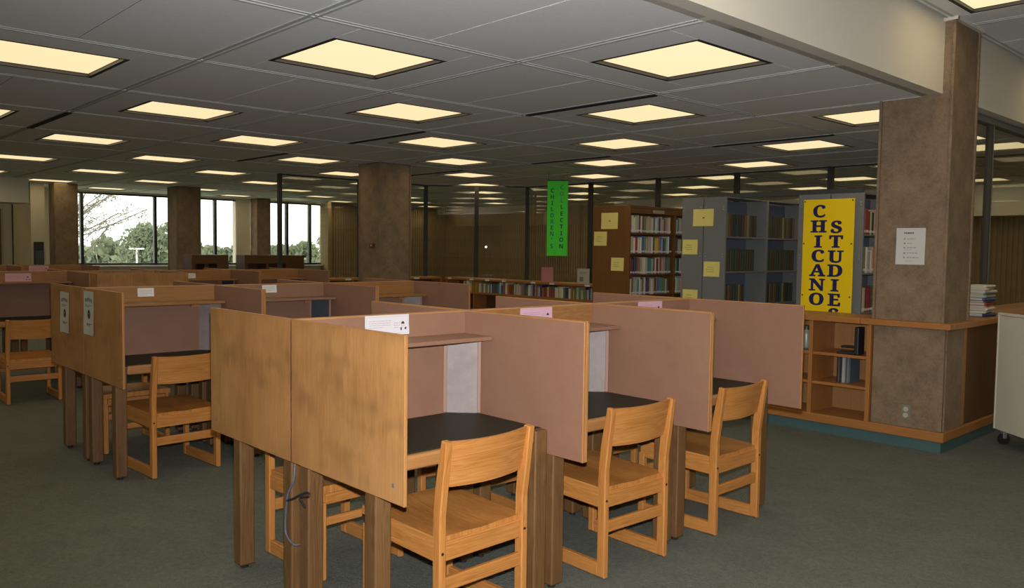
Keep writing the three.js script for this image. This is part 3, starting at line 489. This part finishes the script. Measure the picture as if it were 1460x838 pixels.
{ const l = [[1.73, 'upper'], [1.325, 'middle'], [0.93, 'lower']]; const dc = ['dark brown', 'dark olive', 'brown', 'dark green', 'black', 'dark olive', 'olive', 'dark brown'];
  for (const [y, n] of l) for (let b = 0; b < 2; b++) { const xs = 8.29 + b * 0.933; rowX(b ? xs + 0.06 : xs, xs + (b ? 0.72 : n === 'lower' ? 0.5 : 0.72), y, -5.30, 0.27, n === 'middle' ? ['dark green', 'dark olive', 'dark brown', 'dark olive'] : shuffle(dc, 30), c => `${c} bound volume on the ${n} shelf, ${b ? 'second' : 'end'} bay of the grey stack`, `bound volumes, ${n} shelf, ${b ? 'second' : 'end'} bay of the grey stack`, { wmin: 0.045, wmax: 0.062, hv: n === 'lower' ? 0.24 : 0.262 }); }
  const oc = { 1.75: ['white', 'orange', 'red', 'brown', 'tan', 'black', 'tan', 'orange', 'red', 'brown'], 1.355: ['light green', 'cream', 'olive', 'white', 'grey', 'cream', 'tan', 'orange', 'tan', 'red'], 0.95: ['brown', 'white', 'cream', 'tan', 'maroon', 'red', 'maroon', 'brown', 'cream'] };
  for (const [y, n] of [[1.75, 'upper'], [1.355, 'middle'], [0.95, 'lower']]) rowX(8.29, 8.85, y, -3.71, 0.27, oc[y], c => `${c} book on the ${n} shelf of the stack behind the pillar`, `${n} shelf books of the stack behind the pillar`, { wmin: 0.03, wmax: 0.06, hmin: 0.22, sl: true });
  const nn = (w, h, y, z, kind, label) => paper('yellow_notice', w, h, yellowTex(kind), [8.2465, y, z], -Math.PI / 2, label);
  nn(0.28, 0.2, 1.95, -5.56, 'dot', 'large yellow notice near the top of the grey stack end');
  nn(0.21, 0.175, 1.605, -5.735, 'text', 'yellow notice at rear edge of the grey stack end, middle height');
  nn(0.215, 0.175, 1.35, -5.43, 'text', 'yellow notice at front edge of the grey stack end');
  nn(0.21, 0.18, 1.01, -5.72, 'text', 'yellow notice lowest on the grey stack end, above carrel tops');
}
{ const o = thing('stack_brace', 'dark steel channel tying the tops of the two steel stacks', 'brace', [8.62, 2.188, -4.8]); part('channel', merge([bx(-0.03, 0.03, 0, 0.01, -0.95, 0.95), bx(-0.03, -0.022, 0.01, 0.05, -0.95, 0.95), bx(0.022, 0.03, 0.01, 0.05, -0.95, 0.95)]), plain(0.06, 0.065, 0.065, 0.5), o); for (const z of [-0.8, 0.8]) part('bolt', cyl(0.01, 0.01, 0.01, 0, 0.015, z), M.chrome, o); }

// ---------------------------------------------------------------- counter round the pillar
{
  const o = thing('library_counter', 'orange oak counter with open shelves and teal plinth wrapped round the pillar', 'counter');
  const X = 6.77, ZF = -2.33, L = -4.75, XR = 11.2, T = 1.02;
  part('countertop', merge([bx(X - 0.03, PX0, T - 0.05, T, -3.25 + 0.25, ZF + 0.03, 0.008, 'z'), bx(X - 0.03, X + 0.45, T - 0.05, T, L, -3.0, 0.008, 'z'), bx(PX0, PX0 + PW + 0.02, T - 0.05, T, PZ + 0.002, ZF + 0.03, 0.006, 'x'), bx(PX0 + PW + 0.002, XR, T - 0.05, T, -2.9, ZF + 0.03, 0.008, 'x')]), M.counter, o);
  part('base_rail', merge([bx(X, X + 0.03, 0.09, 0.165, L, ZF, 0.005, 'z'), bx(X + 0.03, XR, 0.09, 0.165, ZF - 0.03, ZF, 0.005, 'x')]), M.counter, o);
  part('plinth', merge([bx(X + 0.025, X + 0.045, 0, 0.09, L, ZF - 0.025), bx(X + 0.045, XR, 0, 0.09, ZF - 0.045, ZF - 0.025)]), M.teal, o);
  part('carcass_back', bx(X + 0.42, X + 0.44, 0.14, T - 0.05, L, -2.96), M.counterIn, o);
  for (const z of [-2.935, -3.44, -3.95, -4.46]) part('upright', bx(X + 0.005, X + 0.42, 0.14, T - 0.05, z - 0.018, z + 0.018, 0.003), M.counter, o);
  for (const [za, zb] of [[-3.422, -2.953], [-3.932, -3.458], [-4.442, -3.968]]) for (const y of [0.165, 0.445, 0.70]) part('shelf', bx(X + 0.015, X + 0.42, y - 0.025, y, za, zb, 0.003, 'z'), M.counter, o);
  part('pillar_facing', merge([bx(PX0 - 0.03, PX0 - 0.003, 0.165, T - 0.05, -2.91, PZ + 0.03), bx(PX0 - 0.003, PX0 + 0.36, 0.165, T - 0.05, PZ + 0.014, PZ + 0.04)]), M.concrete, o);
  part('end_post', bx(PX0 + 0.36, PX0 + 0.43, 0.165, T - 0.05, ZF - 0.05, ZF - 0.02, 0.004), M.counter, o);
  part('front_panel', bx(PX0 + 0.43, XR, 0.165, T - 0.05, ZF - 0.05, ZF - 0.035, 0.002), M.darkWood, o);
}
// things on the counter shelves
for (const [z, w, c] of [[-3.235, 0.04, 'black'], [-3.195, 0.035, 'grey'], [-3.155, 0.04, 'slate']]) book(c, w - 0.002, 0.24, 0.2, [6.98, 0.446, z], -Math.PI / 2, `${c} binder on the middle shelf of the counter`, 'binders on the counter shelf');
{ const o = thing('bookend', 'black bookend stand on the upper counter shelf', 'bookend', [6.86, 0.701, -3.13], 0); part('upright_plate', bx(-0.06, 0.06, 0, 0.235, 0.06, 0.10, 0.01), M.black, o); part('foot', bx(-0.06, 0.07, 0, 0.02, -0.09, 0.06, 0.006), M.black, o); part('arm', bx(-0.04, 0.04, 0.055, 0.07, -0.06, 0.06, 0.006), M.black, o); }
{ const o = thing('jar', 'grey glass jar with black lid on the upper counter shelf', 'jar', [6.93, 0.701, -3.56]); part('body', new THREE.LatheGeometry([[0, 0], [0.055, 0], [0.058, 0.02], [0.058, 0.13], [0.04, 0.16], [0.04, 0.17]].map(p => new THREE.Vector2(...p)), 16), plain(0.22, 0.26, 0.24, 0.3), o); part('lid', cyl(0.042, 0.04, 0.035, 0, 0.188, 0), M.black, o); }
// pile of books on the counter right of the pillar
{ const pile = [['navy', 0.032], ['light green', 0.022], ['white', 0.03], ['orange', 0.016], ['red', 0.026], ['maroon', 0.014], ['blue', 0.026], ['tan', 0.024], ['teal', 0.014], ['cream', 0.028], ['tan', 0.02], ['white', 0.022]]; let y = 1.02;
  pile.forEach(([c, t], i) => { const o = thing('book', `${c} book lying ${i === 0 ? 'at the bottom of' : i === pile.length - 1 ? 'on top of' : 'in'} the pile on the counter`, 'book', [7.9 + rr(-0.03, 0.03), y + t / 2, -2.46], rr(-0.14, 0.14), 'pile of books on the counter'); const w = rr(0.2, 0.25), d = rr(0.15, 0.17); const a = part('cover', coverG, bookMat(c), o), b = part('pages', pagesG, pagesM, o); for (const m of [a, b]) { m.scale.set(t - 0.001, w, d); m.rotation.z = Math.PI / 2; m.position.x = w / 2; } y += t; }); }

// ---------------------------------------------------------------- book cart
{
  const o = thing('book_cart', 'cream metal book cart parked beside the counter', 'cart', [7.55, 0, -2.21], Math.atan2(0.76, 0.65) + Math.PI);   // local x runs along its long side
  o.rotation.y = Math.atan2(-0.76, -0.65); const L = 0.92, D = 0.42;      // local +x -> (-0.65, 0.76); local +z -> (-0.76,-0.65) i.e. towards the room
  part('side_sheet', bx(0.012, L, 0.12, 1.06, -0.012, 0.0, 0.004), M.cart, o); part('side_sheet', bx(0.012, L, 0.12, 1.06, -D, -D + 0.012, 0.004), M.cart, o);
  part('end_sheet', bx(0, 0.012, 0.12, 1.07, -D, 0.006, 0.003), M.cart, o); part('end_sheet', bx(L, L + 0.012, 0.12, 1.07, -D, 0.006, 0.003), M.cart, o);
  for (const y of [0.14, 0.47, 0.8]) part('shelf', bx(0.012, L, y, y + 0.015, -D + 0.012, -0.012), M.cart, o);
  part('top_rim', merge([bx(0, L + 0.012, 1.062, 1.085, -0.016, 0.008, 0.004), bx(0, L + 0.012, 1.062, 1.085, -D - 0.006, -D + 0.014, 0.004)]), M.cart, o);
  for (const x of [0.06, L - 0.06]) for (const z of [-0.05, -D + 0.05]) { const c = part('caster', merge([bx(x - 0.02, x + 0.02, 0.05, 0.12, z - 0.016, z + 0.016, 0.004)]), M.chrome, o); part('wheel', cyl(0.045, 0.045, 0.03, x, 0.045, z, 'x', 18), M.black, c); }
}
{ const R = new THREE.Matrix4().makeRotationY(Math.atan2(-0.76, -0.65)); const cols = ['brown', 'orange', 'red', 'grey', 'red', 'tan', 'white', 'maroon', 'navy']; let x = 0.1; cols.forEach((c, i) => { const w = rr(0.03, 0.05), v = new THREE.Vector3(x, 0.816, -0.2).applyMatrix4(R); book(c, w, i === 6 ? 0.31 : rr(0.24, 0.27), 0.17, [7.55 + v.x, 0.816, -2.21 + v.z], Math.atan2(-0.76, -0.65), `${c} book standing in the top of the book cart`, 'books in the cart'); x += w + 0.004; }); }

// ---------------------------------------------------------------- low bookcase before the glass, with its books
{
  const X = 10.0, ZA = -12.6, ZB = -7.6, T = 1.0;
  const o = thing('low_bookcase', 'long low oak bookcase of children\'s books along the glass partition', 'bookcase', [X, 0, 0]);
  part('top', bx(-0.02, 0.36, T - 0.04, T, ZA, ZB, 0.005, 'z'), M.counter, o); part('back', bx(0.32, 0.34, 0.08, T - 0.04, ZA, ZB), M.darkWood, o); part('plinth', bx(0.03, 0.3, 0, 0.08, ZA, ZB), M.darkWood, o);
  for (const y of [0.745, 0.40, 0.10]) part('shelf', bx(0, 0.32, y - 0.035, y, ZA, ZB, 0.003, 'z'), M.counter, o);
  for (let k = 0; k <= 6; k++) { const z = ZA + (ZB - ZA) * k / 6; part('upright', bx(0.004, 0.32, 0.08, T - 0.04, z - 0.012 + (k ? 0 : 0.012) - (k === 6 ? 0.012 : 0), z + 0.012 + (k ? 0 : 0.012) - (k === 6 ? 0.012 : 0)), M.counter, o); }
  for (const z of [-12.45, -11.8, -11.35, -10.9, -10.15, -9.7, -8.9]) part('shelf_label', bx(-0.025, -0.02, T - 0.036, T - 0.006, z - 0.055, z + 0.055), M.white, o);
  const cols = shuffle(['teal', 'white', 'cream', 'olive', 'red', 'white', 'light green', 'blue', 'cream', 'yellow', 'green', 'tan', 'grey', 'orange', 'light green', 'cream', 'navy', 'white'], 90);
  let z = -12.1, i = 0; while (z < -8.68) { const w = rr(0.018, 0.055), up = Math.round((z - ZA) / 0.9) * 0.9 + ZA; if (Math.abs(z + w / 2 - up) < 0.045) { z += 0.05; continue; } const c = cols[i++ % cols.length]; if (rnd() < 0.9) book(c, w - 0.002, rr(0.15, 0.205), rr(0.15, 0.2), [X + 0.11, 0.746, z + w / 2], -Math.PI / 2, `${c} children's book on the top shelf of the low bookcase`, "children's books on the low bookcase"); z += w; }
  solo('standing_card', sheet(0.2, 0.25, 0), plain(0.55, 0.22, 0.2, 0.8), 'plain pink card standing on the low bookcase below the green banner', 'sign', [X + 0.1, T + 0.125, -9.93], -50 * DEG);
  solo('standing_card', sheet(0.2, 0.25, 0), paperMat(canvas(160, 200, (x, w, h) => { x.fillStyle = '#b0ad9c'; x.fillRect(0, 0, w, h); lines(x, 30, 50, 100, 2, 18, '#66655c', 7); x.fillStyle = '#77766c'; x.fillRect(30, 110, 50, 60); })), 'white printed card standing on the low bookcase beside the tall wooden bookcase', 'sign', [X + 0.1, T + 0.125, -9.1], -50 * DEG);
}
{
  const o = thing('low_bookcase', 'low oak bookcase with edge labels behind the free standing pillar', 'bookcase', [0, 0, -13.0]), XA = 6.95, XB = 9.96, T = 1.0;
  part('top', bx(XA, XB, T - 0.04, T, 0, 0.33, 0.005, 'x'), M.counter, o); part('back', bx(XA, XB, 0.08, T - 0.04, 0.01, 0.03), M.darkWood, o); part('plinth', bx(XA, XB, 0, 0.08, 0.04, 0.29), M.darkWood, o);
  for (const y of [0.745, 0.40, 0.10]) part('shelf', bx(XA + 0.02, XB - 0.02, y - 0.035, y, 0.03, 0.31, 0.003, 'x'), M.counter, o);
  for (let k = 0; k < 4; k++) { const x = XA + 0.012 + (XB - XA - 0.024) * k / 3; part('upright', bx(x - 0.012, x + 0.012, 0.08, T - 0.04, 0.03, 0.315), M.counter, o); }
  for (const x of [7.85, 9.35]) part('shelf_label', bx(x - 0.06, x + 0.06, T - 0.036, T - 0.006, 0.33, 0.335), M.white, o);
}
// dark low cabinets in front of the far windows
for (const [x0, x1, l] of [[6.2, 6.92, 'dark wooden cabinet with two openings under the far window, left of the pale strip'], [7.25, 8.55, 'long dark wooden cabinet with two openings before the far pillar']]) {
  const o = thing('window_cabinet', l, 'cabinet', [x0, 0, -15.5]), w = x1 - x0;
  part('carcass', merge([bx(0, w, 1.2, 1.37, -0.4, 0, 0.004), bx(0, w, 0, 0.95, -0.4, 0, 0.004), bx(0, 0.06, 0.95, 1.2, -0.4, 0), bx(w * 0.68, w, 0.95, 1.2, -0.4, 0), bx(w * 0.35, w * 0.38, 0.95, 1.2, -0.4, 0), bx(0, w, 0.95, 1.2, -0.4, -0.38)]), M.darkWood, o);
  part('opening_lining', bx(0.06, w * 0.68, 0.952, 0.96, -0.38, -0.01), M.black, o);
}
// power cable tied to the carrel legs
{ const V = a => new THREE.CatmullRomCurve3(a.map(p => new THREE.Vector3(...p))), o = thing('power_cable', 'blue grey power cable tied round the worn carrel\'s middle legs', 'cable'); part('cord', new THREE.TubeGeometry(V([[1.715, 0.63, -3.19], [1.70, 0.55, -3.175], [1.69, 0.49, -3.205], [1.69, 0.43, -3.22], [1.69, 0.36, -3.23], [1.69, 0.31, -3.225], [1.69, 0.285, -3.19], [1.70, 0.272, -3.162], [1.75, 0.275, -3.16], [1.80, 0.30, -3.16]]), 60, 0.0045, 8), M.cable, o); part('tie', new THREE.TubeGeometry(V([[1.69, 0.455, -3.215], [1.685, 0.475, -3.16], [1.685, 0.505, -3.10], [1.69, 0.53, -3.03], [1.688, 0.52, -3.02], [1.685, 0.495, -3.09], [1.685, 0.465, -3.05]]), 40, 0.005, 8), M.black, o); }

// ---------------------------------------------------------------- outside: ground, trees, street lamp
solo('ground', new THREE.BoxGeometry(400, 0.2, 300).translate(20, -6.1, -172), plain(0.20, 0.22, 0.13, 0.95), 'grassy ground outside beyond the windows', 'ground').userData.kind = 'structure';
const leafG = new THREE.CircleGeometry(0.5, 5).scale(1, 0.55, 1);
function leaves(n, mat, place) { const im = new THREE.InstancedMesh(leafG, mat, n), m = new THREE.Matrix4(), q = new THREE.Quaternion(), e = new THREE.Euler(); for (let i = 0; i < n; i++) { const [p, s] = place(i); e.set(rr(0, 6.3), rr(0, 6.3), rr(0, 6.3)); m.compose(new THREE.Vector3(...p), q.setFromEuler(e), new THREE.Vector3(s, s, s)); im.setMatrixAt(i, m); } return im; }
const leafM = new THREE.MeshPhysicalMaterial({ color: new THREE.Color().setRGB(0.21, 0.25, 0.14), roughness: 1, transmission: 0.4, thickness: 0, side: THREE.DoubleSide });
const barkM = plain(0.17, 0.14, 0.11, 0.9);
function tree(p, branches, leafN, leafS, mat, spread, label, leafFrom = 0.35) {
  const o = thing('tree', label, 'tree', p);
  const curves = branches.map(b => new THREE.CatmullRomCurve3(b.pts.map(q => new THREE.Vector3(...q))));
  part('branches', merge(curves.map((c, i) => new THREE.TubeGeometry(c, 14, branches[i].r, 6))), barkM, o);
  const im = leaves(leafN, mat, () => { const c = curves[Math.floor(rnd() * curves.length)], t = rr(leafFrom, 1), q = c.getPoint(t); return [[q.x + rr(-1, 1) * spread, q.y + rr(-1, 1) * spread, q.z + rr(-1, 1) * spread], leafS * rr(0.6, 1.3)]; });
  im.name = 'foliage'; im.userData.kind = 'stuff'; o.add(im); return o;
}
{ // thin tree close to the window, its limbs rising to the right
  const br = []; br.push({ r: 0.09, pts: [[-1.2, -6, 0], [-1.0, -2, 0], [-0.7, 0.5, 0]] });
  for (let i = 0; i < 26; i++) { const y0 = rr(-2.2, 1.0), len = rr(1.4, 3.7), a = rr(0.2, 1.25), zz = rr(-0.8, 0.8), x0 = -1 + rr(-0.3, 0.2); const ex = x0 + len * Math.cos(a), ey = y0 + len * Math.sin(a); br.push({ r: rr(0.008, 0.026), pts: [[x0, y0, 0], [x0 + len * 0.45 * Math.cos(a) + rr(-0.1, 0.1), y0 + len * 0.42 * Math.sin(a) - 0.1, zz * 0.5], [ex, ey, zz]] }); for (let k = 0; k < 3; k++) { const t = rr(0.4, 0.9), bx0 = x0 + len * Math.cos(a) * t, by0 = y0 + len * Math.sin(a) * t; br.push({ r: 0.006, pts: [[bx0, by0, zz * t], [bx0 + rr(0.1, 0.4), by0 + rr(0, 0.3), zz * t], [bx0 + rr(0.4, 0.8), by0 + rr(-0.1, 0.6), zz * t + rr(-0.3, 0.3)]] }); } }
  tree([7.95, 1.75, -29], br, 2600, 0.075, leafM, 0.13, 'thin leafy tree with slanting branches close outside the far window');
}
function roundTree(p, R, H, n, s, mat, label, group) { const o = thing('tree', label, 'tree', p, 0, group); part('trunk', new THREE.CylinderGeometry(0.12, 0.2, H, 8).translate(0, H / 2, 0), barkM, o); const lumps = Array.from({ length: 9 }, () => { const a = rr(0, 6.3), u = rr(0, 0.75) * R; return [u * Math.cos(a), H + rr(-0.1, 0.85) * R * 1.1, u * Math.sin(a), rr(0.35, 0.6) * R]; }); const im = leaves(n, mat, i => { const l = lumps[i % lumps.length], a = rr(0, 6.3), c = rr(-1, 1), q = l[3] * Math.cbrt(rr(0.3, 1)), k = Math.sqrt(1 - c * c); return [[l[0] + q * k * Math.cos(a), l[1] + q * c, l[2] + q * k * Math.sin(a)], s * rr(0.6, 1.4)]; }); im.name = 'foliage'; im.userData.kind = 'stuff'; o.add(im); }
roundTree([23.4, -6, -68], 3.0, 5.6, 5200, 0.34, leafM, 'dense bushy tree standing behind the thin tree outside');
roundTree([20.2, -6, -34.5], 1.0, 7.2, 900, 0.12, leafM, 'small loose tree outside seen through the glass partition');
for (let i = 0; i < 16; i++) { const h = (8 + i * 1.75) * DEG, d = rr(88, 100); roundTree([Math.sin(h) * d, -6, -Math.cos(h) * d], rr(2.0, 3.2), rr(3.4, 5.2), 1100, 1.0, leafM, 'distant rounded tree in the tree line outside', 'distant tree line'); }
{ const o = thing('street_lamp', 'white street lamp outside before the bushy tree', 'lamp post', [14.1, -6, -42]); part('pole', cyl(0.06, 0.04, 7.3, 0, 3.65, 0), M.white, o); part('head', merge([bx(-0.35, 0.35, 7.3, 7.38, -0.06, 0.06, 0.02)]), M.white, o); }

scene.traverse(o => { if (o.isMesh) { o.castShadow = true; o.receiveShadow = true; } });
renderer.render(scene, camera);
